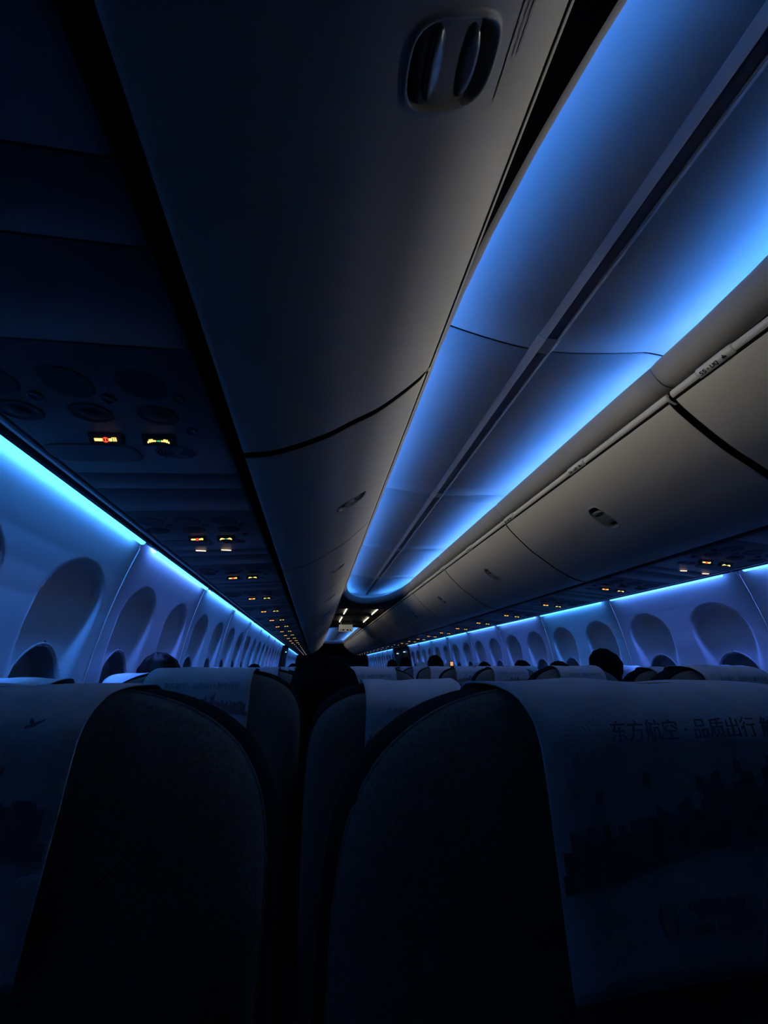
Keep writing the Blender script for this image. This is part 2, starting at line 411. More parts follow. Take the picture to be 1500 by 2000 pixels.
for a, b in ((6.9, 8.30), (8.34, 9.85)):
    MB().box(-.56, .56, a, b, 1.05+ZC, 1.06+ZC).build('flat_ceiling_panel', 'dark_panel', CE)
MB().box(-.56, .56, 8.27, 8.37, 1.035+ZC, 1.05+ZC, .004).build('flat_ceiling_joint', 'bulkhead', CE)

# ---- overhead bins
BP = [(1.038, .540), (.965, .555), (.898, .584), (.813, .632), (.739, .687), (.66, .745), (.575, .829), (.511, .902), (.488, .940)]
BPX = catmull(BP, 10)
_cum = [0]
for a, b in zip(BPX, BPX[1:]): _cum.append(_cum[-1]+math.hypot(b[0]-a[0], b[1]-a[1]))
BL = _cum[-1]
def bprof(s):
    s = max(0, min(BL, s))
    for i in range(len(_cum)-1):
        if s <= _cum[i+1]+1e-9:
            u = (s-_cum[i])/(_cum[i+1]-_cum[i]); a, b = BPX[i], BPX[i+1]
            x, z = a[0]+(b[0]-a[0])*u, a[1]+(b[1]-a[1])*u; break
    e = .02; 
    return x, z
def bnorm(s):
    a, b = bprof(s-.012), bprof(s+.012); dx, dz = b[0]-a[0], b[1]-a[1]; l = math.hypot(dx, dz)
    return (dz/l, -dx/l)      # pointing into the bin (away from the cabin)
# arc position of the latch centre
SL = min(range(len(BPX)), key=lambda i: abs(BPX[i][0]-.678)); SLC = _cum[SL]
LA, LB = .040, .078       # latch half size along the aisle / along the door profile
BX = .80
def latch_depth(u, v):
    r = (abs(u)/LA)**3.2+(abs(v)/LB)**3.2
    r = r**(1/3.2)
    rim = .0035*math.exp(-((r-1.06)/.06)**2)
    return .036*smooth01((1.0-r)/.07)-rim
def bin_meshes(side, gap, dy=0.0):
    L = M
    yl = L/2+dy
    ys = [gap, gap, gap+.002, gap+.006, gap+.014]
    a, b = yl-LA*1.5, yl+LA*1.5
    ys += [gap+.014+(a-gap-.014)*i/8 for i in range(1, 8)] + [a+(b-a)*i/60 for i in range(61)]
    end = L-.004
    ys += [b+(end-.014-b)*i/8 for i in range(1, 9)] + [end-.006, end-.002, end, end]
    ss = [0, 0, .002, .006] + [.012+(SLC-LB*1.35-.012)*i/16 for i in range(17)]
    ss += [SLC-LB*1.35+LB*2.7*i/90 for i in range(1, 91)]
    s1 = SLC+LB*1.35; ss += [s1+(BL-.008-s1)*i/10 for i in range(1, 11)] + [BL-.003, BL, BL]
    v = []; n = len(ys)
    for i, s in enumerate(ss):
        x, z = bprof(s); nx, nz = bnorm(s)
        es = {0: .010, 1: .006, 2: .003, 3: .0007, len(ss)-1: .02, len(ss)-2: .004, len(ss)-3: .001}.get(i, 0)
        for j, y in enumerate(ys):
            ey = {0: .028, 1: .010, 2: .003, 3: .0008, n-1: .028, n-2: .010, n-3: .003, n-4: .0008}.get(j, 0)
            d = max(es, ey) + latch_depth(y-yl, s-SLC)
            v.append((side*(x+nx*d-BX), y, z+nz*d-.54))
    f = [(i*n+j, i*n+j+1, (i+1)*n+j+1, (i+1)*n+j) for i in range(len(ss)-1) for j in range(n-1)]
    door = me_from('bin_door', v, f, ['bin_plastic', 'black_gap'], True, flip=side < 0)
    for q_, pl in enumerate(door.polygons):      # turned-in edges coloured black as shade in the door gaps
        if q_ % (n-1) in (0, 1, n-2, n-3) or q_ // (n-1) == 0: pl.material_index = 1
    autosmooth(door, 50)
    # latch paddles: two rounded finger plates inside the recess
    def pt(u, w, d):
        x, z = bprof(SLC+w); nx, nz = bnorm(SLC+w); return (side*(x+nx*d-BX), yl+u, z+nz*d-.54)
    pads = []
    # a bridge plate across the recess and two tilted lens-shaped finger paddles on it
    def hwid(w_): return LA*.97*max(0., 1-abs(w_/LB)**3.2)**(1/3.2)
    rows = [[pt((-1+2*j_/10)*hwid(w_), w_, d_) for j_ in range(11)] for w_, d_ in ((-.050, .034), (-.050, .012), (-.046, .009), (-.02, .008), (.02, .008), (.046, .009), (.050, .012), (.050, .034))]
    pads.append(('latch_bridge', autosmooth(MB().grid(rows).me('latch_bridge', 'latch_metal', True, flip=side < 0), 30)))
    for c, tilt in ((-.030, .0045), (.030, -.0045)):
        rows = []
        for rr, hh in ((1.0, .009), (.97, .0055), (.9, .0035), (.5, .003), (.04, .003)):
            rows.append([pt(math.cos(2*math.pi*k/28)*.034*rr, c+math.sin(2*math.pi*k/28)*.016*rr, hh+tilt*math.sin(2*math.pi*k/28)*rr) for k in range(28)])
        pads.append(('latch_paddle', MB().grid(rows, closed_u=True).me('latch_paddle', 'latch_dark', True, flip=side < 0)))
    cup = MB(); rows = []
    for i in range(21):
        w_ = (-1+2*i/20)*LB*1.0
        rows.append([pt((-1+2*j/12)*LA*.985*(1-abs(w_/LB)**3.2)**(1/3.2) if abs(w_) < LB else 0, w_, .0345) for j in range(13)])
    cupm = MB().grid(rows).me('latch_cup', 'black_gap', True, flip=side < 0)
    g2 = gap*.6
    TP = [(.512, .934), (.492, .944), (.482, .948), (.475, .955), (.473, .965), (.478, .975), (.490, .981), (.52, .983)]
    tp = catmull(TP, 4)
    rows = []
    for k, y in enumerate([g2, g2, g2+.004, g2+.012, L*.5, L-.012, L-.006, L-.003, L-.003]):
        dd = {0: .014, 1: .004, 2: .001, 6: .001, 7: .004, 8: .014}.get(k, 0)
        rows.append([(side*(x+dd-BX), y, z-dd*.2-.54) for x, z in tp])
    trim = MB().grid(rows).me('door_trim', 'trim_plastic', True, flip=side < 0)
    gap_strip = MB().prism([(side*(x-BX), z-.54) for x, z in ((.4893, .9375), (.4868, .9378), (.4822, .9455), (.4850, .9465))], gap, L-.004).me('hinge_gap_shade', 'black_gap'); recalc(gap_strip)  # proud black strip drawn as the shade of the hinge gap
    body = MB().prism([(side*(x-BX), z-.54) for x, z in ((1.10, .565), (.96, .590), (.86, .635), (.70, .745), (.545, .915), (.515, .93), (.515, .984), (.58, 1.02), (1.45, 1.0), (1.50, .60))], 0, L).me('bin_body', 'black_gap')
    recalc(body)
    return door, trim, body, pads, cupm, gap_strip
placard_text = {0: '55', 1: '54', 2: '53', 3: '52', 4: '51', 5: '50'}
def placard(side, parent, ylocal, num):
    """raised row placard on the bin trim"""
    P = [(.494, .939), (.481, .943), (.471, .950), (.4675, .958), (.468, .967), (.474, .978), (.488, .984)]
    tp = catmull(P, 3); rows = []
    for k, y in enumerate((-.062, -.062, -.056, 0, .056, .062, .062)):
        dd = {0: .008, 1: .002, 2: 0, 4: 0, 5: .002, 6: .008}.get(k, 0)
        rows.append([(side*(x+dd-BX), ylocal+y, z-.54) for x, z in tp])
    p = MB().grid(rows).build('row_placard', 'trim_plastic', parent, True, flip=side < 0)
    if num is None: return
    c = Vector((side*(.4765-.0052-BX), ylocal, .9520-.54-.0035))
    up = Vector((side*(.4668-.481), 0, .968-.945)).normalized(); rt = Vector((0, -side, 0)); nn = rt.cross(up)
    mt = Matrix((( rt.x, up.x, nn.x, 0), (rt.y, up.y, nn.y, 0), (rt.z, up.z, nn.z, 0), (0, 0, 0, 1)))
    def put(body, size, off, nm):
        me = text_mesh(body, size, nm, 'ink', bold=.0005); me.transform(Matrix.Translation(c+rt*off[0]+up*off[1]+nn*.0015) @ mt)
        ob(nm, me, p)
    put(num, .022, (-.050, -.0075), 'row_number')
    put('LKJ', .018, (-.013, -.006), 'seat_letters')
    o = c+nn*.0018
    def rect(nm_, pts): MB().add([tuple(o+rt*x+up*y) for x, y in pts], [tuple(range(len(pts)))]).build(nm_, 'ink', p)
    rect('arrow_mark', ((-.022, -.004), (-.017, 0), (-.022, .004)))
    rect('seat_pictogram', ((.028, -.006), (.040, -.006), (.040, 0), (.036, .001), (.036, .003), (.034, .004), (.034, .008), (.031, .008), (.031, .004), (.028, .003)))
binN = 0
for side, nm in ((-1, 'left'), (1, 'right')):
    near = bin_meshes(side, .020); far = bin_meshes(side, .005); first = bin_meshes(side, .005, -.045)
    for k in range(-1, 14):
        y0 = .93+M*k
        if y0 < T0-.2 or y0 > 18.5: continue
        dset = near if k == 0 else first if k == -1 else far
        b = empty('overhead_bin', (side*BX, y0, H+.54))
        i = k+2
        if k == -1: lab = 'closed grey overhead bin nearest the camera on the %s side' % nm
        else: lab = 'closed grey overhead bin on the %s, %s bin ahead of the nearest one' % (nm, ORD[k])
        tag(b, lab, 'overhead bin', 'grey overhead bins along the cabin')
        ob('bin_body', dset[2], b); ob('bin_door', dset[0], b); ob('door_trim', dset[1], b); ob('hinge_gap_shade', dset[5], b)
        if k < 8:
            lt = ob('latch', dset[4], b)
            for pn_, pd in dset[3]: ob(pn_, pd, lt)
        if side > 0 and k < 5:
            for r in range(-1, 8):
                yy = .755+.735*r
                if y0 <= yy < y0+M: placard(side, b, yy-y0, placard_text.get(r))
        if side < 0 and k == -1:      # clear label strip on the near door, above the latch
            s0 = min(range(len(BPX)), key=lambda q: abs(BPX[q][0]-.594)); sa = _cum[s0]; sb = sa+.034
            rows = []
            for u in range(7):
                s_ = sa+(sb-sa)*u/6; x, z = bprof(s_); nx, nz = bnorm(s_)
                rows.append([(side*(x-nx*.0012-BX), yv-y0, z-nz*.0012-.54) for yv in (-.12, .246)])
            lb = MB().grid(rows).build('instruction_label', 'label_film', b, True, flip=True)
            for so in (.011, .023):          # two faint lines of print, too worn to read
                x, z = bprof(sa+so); nx, nz = bnorm(sa+so); x2, z2 = bprof(sa+so+.006)
                for ya, yb_ in ((-.06, .02), (.03, .10), (.11, .20)):
                    MB().grid([[(side*(xx-nx*.002-BX), yv-y0, zz-nz*.002-.54) for yv in (ya, yb_)] for xx, zz in ((x, z), (x2, z2))]).build('faint_print_line', 'ink_faint', lb, False, flip=True)

# ---- sidewall light strips
def strip_meshes(side):
    P = []
    hs = MB(); a = .0
    hsP = [(1.552, .503), (1.560, .499), (1.566, .506), (1.588, .511), (1.588, .533), (1.598, .533), (1.598, .545), (1.552, .545)]
    hs = MB().prism([(side*(x-1.58), z-.5) for x, z in hsP], .004, PITCHW-.004).me('housing', 'psu_dark'); recalc(hs)
    rows = []
    for k in range(9):
        t = math.pi*k/8; x = 1.5775-.0135*math.cos(t); z = .505-.014*math.sin(t)
        rows.append([(side*(x-1.58), .075, z-.5), (side*(x-1.58), PITCHW-.055, z-.5)])
    return hs, rows
for side, nm, k, y in STRIPS:
    if y < -.5: continue
    if (side, 'h') not in globals().setdefault('_SM', {}): _SM[(side, 'h')] = strip_meshes(side)
    hs, rows = _SM[(side, 'h')]
    ci = {(-1, -1): 3, (-1, 0): 2, (-1, 1): 1, (1, 0): 2, (1, 1): 3, (1, 2): 2}.get((side, k), abs(k*7+side) % 4)
    kk = (side, ci)
    if k == -2: kk = (side, 'dim')
    if kk not in _SM: _SM[kk] = MB().grid(rows).me('light_lens', 'led_side_dim' if k == -2 else 'led_side_%d' % ci, True, flip=side < 0)
    e = empty('sidewall_light', (side*1.58, y, H+.5))
    idx = k+2 if k < 9 else k
    lab = 'glowing %s sidewall light strip on the %s, %s from the rear' % ({0: 'blue', 1: 'blue', 2: 'violet blue', 3: 'cyan blue'}[ci], nm, ORD[idx])
    tag(e, lab, 'light strip', 'blue light strips along the tops of the side walls')
    ob('housing', hs, e); ob('light_lens', _SM[kk], e)
    wl = area_light('added_wash_lamp', (side*.0143, PITCHW/2+.005, .031), (side*.06, 0, -1), PITCHW-.18, .007, WASH_W*(.4 if k == -2 else 1), WASH_COLS[ci]); wl.parent = e  # hidden lamp added above the lens to light the wall below

# ---- passenger service units and filler panels between them
PP = .763; PU0 = .564; PUL = .481
def psu_z(ax): return .537+(.503-.537)*(ax-1.075)/(1.512-1.075)       # underside height at |x|
SX = Vector((1, 0, (.503-.537)/(1.512-1.075))).normalized()
def psu_panel(side, y0, y1, name, m='psu_plastic'):
    P = [(1.075, .56), (1.075, .543), (1.079, .538), (1.086, .5362)] + [(a, psu_z(a)) for a in (1.15, 1.25, 1.35, 1.45)] + [(1.495, .5043), (1.503, .5045), (1.508, .510), (1.509, .56)]
    rows = []
    g = .0012
    for k, y in enumerate((y0+g, y0+g, y0+g+.0015, y1-g-.0015, y1-g, y1-g)):
        dz = {0: .02, 1: .0015, 2: 0, 3: 0, 4: .0015, 5: .02}[k]
        rows.append([(side*(x-1.29), y, min(z+dz, .56)-.52) for x, z in P])
    return MB().grid(rows).me(name, m, True, flip=side < 0)
def sp(side, ax, y, d=0):      # local point on a service panel, d below the surface
    return Vector((side*(ax-1.29), y, psu_z(ax)-.52-d))
def psu_parts(side):
    ax, ay, az = Vector((side*SX.x, 0, SX.z)), Vector((0, 1, 0)), Vector((0, 0, -1))
    parts = []
    y = lambda t: t-PU0
    dish = [(.046, -.002), (.046, .0008), (.040, .0010), (.030, .0006), (.0, .0006)]
    gas = [(.043, -.002), (.043, .0015), (.038, .0024), (.034, .0012), (.020, .0010), (.017, .004), (.010, .005), (.0, .005)]
    for c in (1.455, 1.325, 1.192):
        parts.append(('reading_light', MB().lathe(sp(side, c, y(.668)), ax, ay, az, dish, 28).me('reading_light', 'dish_dark', True), []))
    for c in (1.462, 1.328, 1.195):
        parts.append(('air_nozzle', MB().lathe(sp(side, c, y(.764)), ax, ay, az, gas, 28, .82).me('air_nozzle', 'dish_dark', True), []))
    kn = [(.014, -.002), (.014, .003), (.011, .0045), (.0095, .002), (0, .002)]
    for c, t in ((1.402, .712), (1.270, .712), (1.133, .702), (1.140, .822)):
        parts.append(('call_button', MB().lathe(sp(side, c, y(t)), ax, ay, az, kn, 18).me('call_button', 'psu_dark', True), []))
    # two lit signs in black bezels
    smoke_x, belt_x = (1.337, 1.222) if side < 0 else (1.250, 1.375)
    for kind, c in (('no_smoking_sign', smoke_x), ('seat_belt_sign', belt_x)):
        o = sp(side, c, y(.853), .011); sz_ = Vector((0, -.6, -.8))
        rt = Vector((1, 0, side*SX.z/SX.x)).normalized(); fw = Vector((0, -.8, .6))   # reading direction and up direction of the sign, which faces the passengers behind
        def quad(mb_, x0, x1, y0_, y1_, d=.0012):
            mb_.add([tuple(o+rt*x+fw*yy+sz_*d) for x, yy in ((x0, y0_), (x1, y0_), (x1, y1_), (x0, y1_))], [(0, 1, 2, 3)])
        bez = MB(); 
        lo, hi = o-rt*.036-fw*.013, o+rt*.036+fw*.016
        pts = [o-rt*.036-fw*.013, o+rt*.036-fw*.013, o+rt*.036+fw*.016, o-rt*.036+fw*.016]
        bez.add([tuple(p-sz_*.012) for p in pts]+[tuple(p) for p in pts], [(4, 5, 6, 7), (0, 1, 5, 4), (1, 2, 6, 5), (2, 3, 7, 6), (3, 0, 4, 7)])
        subs = []
        if kind[0] == 'n':
            a = MB(); quad(a, -.024, -.007, -.0035, .0035); quad(a, .007, .014, -.0035, .0035); quad(a, .016, .019, -.0035, .0035); quad(a, .0205, .0235, -.0035, .0035); quad(a, .013, .0235, .0045, .006)
            subs.append(('cigarette_icon', a.me('cigarette_icon', 'sign_yellow')))
            r = MB(); n = 20
            for q in range(n):
                t0, t1 = 2*math.pi*q/n, 2*math.pi*(q+1)/n
                r.add([tuple(o+rt*rr*math.cos(t)+fw*rr*math.sin(t)+sz_*.0015) for t, rr in ((t0, .0048), (t0, .0066), (t1, .0066), (t1, .0048))], [(0, 1, 2, 3)])
            quad(r, -.0012, .0012, -.005, .005, .0015)
            subs.append(('prohibition_ring', r.me('prohibition_ring', 'sign_red')))
        else:
            a = MB()
            for sgn in (-1, 1):
                for (x0, x1, y0_, y1_) in ((.022, .0245, -.006, -.001), (.017, .0215, -.004, .0035), (.012, .0165, -.0025, .0045), (.0055, .0115, -.0018, .0018)):
                    quad(a, min(sgn*x0, sgn*x1), max(sgn*x0, sgn*x1), y0_, y1_)
            subs.append(('belt_icon', a.me('belt_icon', 'sign_yellow')))
            gq = MB(); quad(gq, -.004, .001, -.0012, .0012); quad(gq, .0005, .0035, -.002, .002)
            subs.append(('buckle_icon', gq.me('buckle_icon', 'sign_green')))
        parts.append((kind, bez.me(kind, 'psu_dark'), subs))
    # loudspeaker grille: oval field with concentric slots
    o = sp(side, 1.205, y(.925))
    g = MB(); g.lathe(o, ax, ay, az, [(.052, -.001), (.052, .0015), (.0, .0016)], 30, .55)
    sl = MB()
    for rr in (.046, .038, .030, .022, .014):
        for a0, a1 in ((-.85, .85), (math.pi-.85, math.pi+.85)):
            pts = [o+ax*rr*math.cos(a0+(a1-a0)*q/8)+ay*rr*.55*math.sin(a0+(a1-a0)*q/8)+az*.0018 for q in range(9)]
            pin = [o+ax*(rr-.0035)*math.cos(a0+(a1-a0)*q/8)+ay*(rr-.0035)*.55*math.sin(a0+(a1-a0)*q/8)+az*.0018 for q in range(9)]
            sl.grid([[tuple(p) for p in pts], [tuple(p) for p in pin]])
    parts.append(('speaker_grille', g.me('speaker_grille', 'psu_plastic'), [('grille_slots', sl.me('grille_slots', 'black_gap'))]))
    # oxygen mask flap outline (proud rounded plate)
    o = sp(side, 1.40, y(.935)); fl = []
    for hgt, gr in ((-.002, .001), (.0016, .0), (.0024, -.002)):
        row = []
        for q in range(40):
            t = 2*math.pi*q/40; cx = math.copysign(abs(math.cos(t))**.45, math.cos(t)); cy = math.copysign(abs(math.sin(t))**.6, math.sin(t))
            row.append(tuple(o+ax*cx*(.105+gr)+ay*cy*(.043+gr)+az*hgt))
        fl.append(row)
    m = MB().grid(fl, closed_u=True); m.f.append(tuple(range(80, 120)))
    parts.append(('oxygen_flap', m.me('oxygen_flap', 'psu_plastic'), []))
    return parts
def extra_signs(side):
    out = []
    for c in ((1.375, 1.262) if side < 0 else (1.315, 1.465)):
        o = sp(side, c, PUL+.015+.42*0-.02 if False else .485, .003)
        m = MB().box(-.022+o.x, .022+o.x, o.y-.002, o.y+.002, o.z-.0015, o.z+.002)
        out.append(m.me('lit_label', 'sign_white'))
    return out
for side, nm in ((-1, 'left'), (1, 'right')):
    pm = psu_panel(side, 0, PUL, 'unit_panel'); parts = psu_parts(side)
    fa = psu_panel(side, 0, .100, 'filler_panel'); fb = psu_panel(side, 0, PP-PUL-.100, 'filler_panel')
    rail_rows = [[(side*x, T0, H+z), (side*x, T1-.5, H+z)] for x, z in ((1.512, .56), (1.512, .5035), (1.516, .500), (1.526, .500), (1.530, .5035), (1.530, .56))]
    tr = MB().grid(rail_rows).build('trim_%d' % (1 if side < 0 else 2), 'rail_grey', None, False, flip=side < 0)
    tag(tr, 'thin grey rail edging the service panels on the %s' % nm, kind='structure')
    for k in range(-2, 12):
        y0 = PU0+PP*k
        e = empty('service_unit', (side*1.29, y0, H+.52))
        lab = ('overhead service panel with lit signs nearest the camera on the %s' % nm) if k == 0 else \
              ('overhead service panel with lit signs on the %s, %s beyond the nearest' % (nm, ORD[k-1])) if k > 0 else \
              ('overhead service panel behind the camera on the %s, %s one back' % (nm, ORD[-k-1]))
        tag(e, lab, 'service panel', 'overhead service panels above the seat rows')
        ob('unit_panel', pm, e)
        for n_, m_, subs in parts:
            if k > 6 and n_ in ('call_button', 'oxygen_flap', 'speaker_grille'): continue
            o_ = ob(n_, m_, e)
            for sn, sm in subs: ob(sn, sm, o_)
        if k == 1:
            for m_ in extra_signs(side): ob('lit_label', m_, e, (0, -.485+.60-.10*0-.0, 0) if False else (0, 0, 0))
        ob('filler_panel', fa, e, (0, PUL, 0)); ob('filler_panel', fb, e, (0, PUL+.100, 0))
    for y0, y1 in ((PU0+PP*12, T1-.5),):
        e = empty('service_rail', (side*1.29, y0, H+.52))
        tag(e, 'plain dark run of service panels at the far end on the %s' % nm, 'service panel')
        n = 11; L = (y1-y0)/n
        fm = psu_panel(side, 0, L, 'filler_panel')
        for q in range(n): ob('filler_panel', fm, e, (0, L*q, 0))
        sg = MB()
        ic = MB().box(-.010, .010, -.003, .003, -.003, .002).me('sign_icon', 'sign_far')
        for q in range(n):
            for c in (1.33, 1.22):
                p = sp(side, c, L*q+.3, .004); ob('sign_icon', ic, e, tuple(p))

# ---- flat-zone ceiling tube lights
for x, n1 in ((-.262, 'left'), (.338, 'right')):
    for (a, b), n2 in (((7.03, 8.06), 'nearer'), ((8.58, 9.56), 'farther')):
        e = empty('tube_light', (x, (a+b)/2, H+1.05)); tag(e, '%s warm white tube light on the %s of the dark flat ceiling' % (n2, n1), 'tube light', 'tube lights in the dark flat ceiling zone')
        h = (b-a)/2
        MB().tube([(0, -h, -.022), (0, h, -.022)], .009, 10).build('lamp_tube', 'tube_light', e, True)
        MB().box(-.012, .012, -h, -h+.02, -.03, 0).box(-.012, .012, h-.02, h, -.03, 0).build('tube_holder', 'psu_dark', e)
        MB().box(.030, .060, -h, h, -.012, 0, .003).build('lamp_reflector', 'dark_panel', e)

# ---- hanging sign under the second bay
e = empty('ceiling_sign', (-.095, 9.62, H+.97)); tag(e, 'pale hanging sign board below the ceiling, before the far lit bay', 'sign')
MB().box(-.172, .172, -.012, .012, -.168, 0, .004).build('sign_board', 'exit_face', e)
MB().box(-.13, -.11, -.004, .004, 0, .085).box(.11, .13, -.004, .004, 0, .085).build('sign_bracket', 'alu', e)
q = MB()
for x0, x1 in ((-.135, -.118), (-.09, -.03), (.02, .075), (.105, .135)): q.box(x0, x1, -.0135, -.012, -.145, -.115)
q.build('sign_marks', 'ink', e)

# ---- small lamps beside the exit doors
for x, y, z, lb in ((1.625, 10.55, .385, 'small bright lamp by the right exit bay, nearer one'), (1.625, 11.45, .37, 'small bright lamp by the right exit bay, farther one'), (-1.625, 11.2, .40, 'small bright lamp by the left exit bay')):
    e = empty('door_lamp', (x, y, H+z)); tag(e, lb, 'lamp')
    s = -1 if x > 0 else 1
    MB().box(-.03, .03, -.12, .12, -.02, .03, .006).build('lamp_housing', 'bezel', e)
    MB().box(min(0, s*.034), max(0, s*.034), -.10, .10, -.028, -.012, .004).build('lamp_lens', 'lamp_white', e)

# ================================================================== SEATS
OUT = [(0, -.016), (.08, -.016), (.13, -.019), (.163, -.026), (.188, -.035), (.21, -.047), (.229, -.062), (.241, -.077), (.250, -.093), (.256, -.110), (.260, -.132), (.263, -.17), (.264, -.30), (.262, -.45), (.256, -.62), (.245, -.80)]
OUT = catmull(OUT, 2)
def bend(z): d = -z-.26; return .34*d*d/(d+.25) if d > 0 else 0
def outline(dz=0, inset=0, wx=1.0):
    r = [(x*wx, z+dz) for x, z in OUT]
    full = [(-x, z) for x, z in reversed(r[1:])] + r
    n = len(full); out = []
    for i, (x, z) in enumerate(full):
        a = full[max(0, i-1)]; b = full[min(n-1, i+1)]; tx, tz = b[0]-a[0], b[1]-a[1]; l = math.hypot(tx, tz)
        out.append((x - (-tz/l)*-inset*-1 if False else x+(tz/l)*inset, z-(tx/l)*inset))
    return out
def back_solid(layers, dz, wx, name, m):
    rows = []
    for y, ins in layers:
        o = outline(dz, ins, wx); rows.append([(x, y+bend(z), H+z) for x, z in o])
    mb_ = MB().grid(rows)
    n = len(rows[0])
    # close front and back with strips across (left-right pairs), bottom with a face
    def cap(base, rev):
        for i in range(n//2):
            a, b, c, d = base+i, base+i+1, base+n-2-i, base+n-1-i
            q = (a, b, c, d) if b != c else (a, b, d)
            mb_.f.append(tuple(reversed(q)) if rev else q)
    cap(0, False); cap((len(rows)-1)*n, True)
    me = mb_.me(name, m, True); recalc(me); return autosmooth(me, 50)
def cover_path(drop=False):
    if drop: return catmull([(.150, -.125), (.151, -.06), (.146, -.031), (.128, -.0170), (.09, -.0135), (.055, -.0135), (.026, -.0175), (.006, -.028), (-.004, -.042), (-.007, -.06), (-.007, -.10), (-.007, -.135), (-.0065, -.168)], 3)
    return catmull([(.150, -.115), (.151, -.05), (.146, -.016), (.128, -.004), (.09, -.0015), (.055, -.003), (.026, -.010), (.006, -.022), (-.004, -.038), (-.007, -.06), (-.007, -.10), (-.007, -.14), (-.0065, -.176)], 3)
def make_seat_meshes(wx, seed, drop=False):
    rnd = random.Random(seed); D = {}
    D['back_shell'] = back_solid([(0, .12), (.0008, .095), (.004, .065), (.011, .036), (.022, .016), (.036, .004), (.050, .0), (.058, .002)], 0, wx, 'back_shell', 'fabric_back')
    D['back_cushion'] = back_solid([(.052, .012), (.056, -.001), (.070, -.006), (.110, -.006), (.132, .002), (.145, .02), (.148, .05)], -.0065 if drop else .003, wx, 'back_cushion', 'fabric_front')
    o = outline(0, .0015, wx)[6:-6]
    D['piping'] = MB().tube([(x, .0515+bend(z), H+z) for x, z in o], .0032, 6).me('piping', 'fabric_back', True)
    p = cover_path(drop); n = 14; rows = []
    hw = .13*(.98 if wx > .9 else .88)
    for i, (y, z) in enumerate(p):
        row = []
        for j in range(n+1):
            u = -1+2*j/n
            wv = .0016*math.sin(3.1*u+seed)+.0012*math.sin(7*u+2*seed+i*.3)
            row.append((u*hw*(1+.02*max(0, -z/.17)), y-abs(wv)*.9-(.0005 if y < 0 else 0), H+z+(wv if -.03 < z else wv*.6)))
        rows.append(row)
    th = []
    mbv = MB().grid(rows)
    me = mbv.me('headrest_cover', 'cover_cloth', True)
    bm = bmesh.new(); bm.from_mesh(me); bmesh.ops.recalc_face_normals(bm, faces=bm.faces); bmesh.ops.solidify(bm, geom=bm.faces[:], thickness=.0018); bm.to_mesh(me); bm.free()
    me.polygons.foreach_set('use_smooth', [True]*len(me.polygons))
    D['headrest_cover'] = me
    b = MB(); yb = bend(-.80)
    b.box(-.235*wx, .235*wx, .14+yb, .62, .25, .36, .035); D['seat_cushion'] = autosmooth(b.me('seat_cushion', 'fabric_front', True), 60)
    b = MB(); b.box(-.20*wx, .20*wx, .12+yb, .58, .19, .25, .01); D['seat_frame'] = b.me('seat_frame', 'alu')
    b = MB(); b.tube([(-.12*wx, .50, 0), (-.12*wx, .48, .21)], .018, 8); D['leg_a'] = b.me('leg', 'alu', True)
    b = MB(); b.tube([(-.12*wx, .30, 0), (-.12*wx, .34, .21)], .018, 8); D['leg_b'] = b.me('leg', 'alu', True)
    b = MB(); b.box(-.262*wx, -.222*wx, .20, .60, .52, .565, .012); b.box(-.250*wx, -.234*wx, .22, .30, .23, .53, .004)
    D['armrest'] = autosmooth(b.me('armrest', 'arm_plastic', True), 40)
    b = MB(); b.box(-.17*wx, .17*wx, bend(-.44)-.012, bend(-.44)+.004, H-.47, H-.41, .004); D['table_latch'] = b.me('tray_table_edge', 'arm_plastic')
    return D
SM = {'full': make_seat_meshes(.985, 3), 'slim': make_seat_meshes(.625, 8), 'full2': make_seat_meshes(.985, 5), 'low': make_seat_meshes(.985, 3, True)}
# printed matter on the covers (shared)
RZ = Matrix(((1, 0, 0, 0), (0, 0, -1, 0), (0, 1, 0, 0), (0, 0, 0, 1)))
def on_cover(me, x, z, y=-.0103): me.transform(Matrix.Translation((x, y, H+z)) @ RZ); return me
PR = {}
PR['printed_slogan'] = on_cover(text_mesh('东方航空 · 品质出行 触手可及', .0138, 'printed_slogan'), -.078, -.047)
PR['printed_airline_name'] = on_cover(text_mesh('中国东方航空', .0085, 'printed_airline_name'), -.050, -.138)
PR['printed_airline_name_latin'] = on_cover(text_mesh('CHINA EASTERN', .006, 'printed_airline_name_latin'), -.050, -.146)
m_ = MB()
for a0, a1, r0, r1, cx in ((2.0, 4.4, .0095, .0065, -.062), (-1.2, 1.0, .0085, .0062, -.066)):
    pts = []
    for q in range(9):
        t = a0+(a1-a0)*q/8; k = math.sin(math.pi*q/8)
        pts.append(((cx+r0*math.cos(t), -.010, H-.139+r0*math.sin(t)), (cx+(r0-.0032*k)*math.cos(t), -.010, H-.139+(r0-.0032*k)*math.sin(t))))
    m_.grid([[p[0] for p in pts], [p[1] for p in pts]])
PR['printed_bird_logo'] = m_.me('printed_bird_logo', 'print_blue')
m_ = MB(); rr = random.Random(4); x = -.126
def base(x): return -.118+.018*math.sin((x+.13)/.26*math.pi*.75)
while x < .122:
    wd = rr.uniform(.0025, .006); hgt = (.006+.012*rr.random())*(1+1.2*math.exp(-((x-.02)/.03)**2))+.010*math.exp(-((x-.03)/.02)**2)*rr.random()
    z0, z1 = base(x), base(x)+.006+hgt
    m_.add([(x, -.0100, H+z0), (x+wd, -.0100, H+base(x+wd)), (x+wd, -.0100, H+z1), (x, -.0100, H+z1)], [(0, 1, 2, 3)])
    x += wd
PR['printed_skyline'] = m_.me('printed_skyline', 'print_brown')
m_ = MB(); pts = [(-.128+.256*i/24) for i in range(25)]
m_.grid([[(x, -.00985, H+base(x)-.006) for x in pts], [(x, -.00985, H+base(x)+.003) for x in pts]])
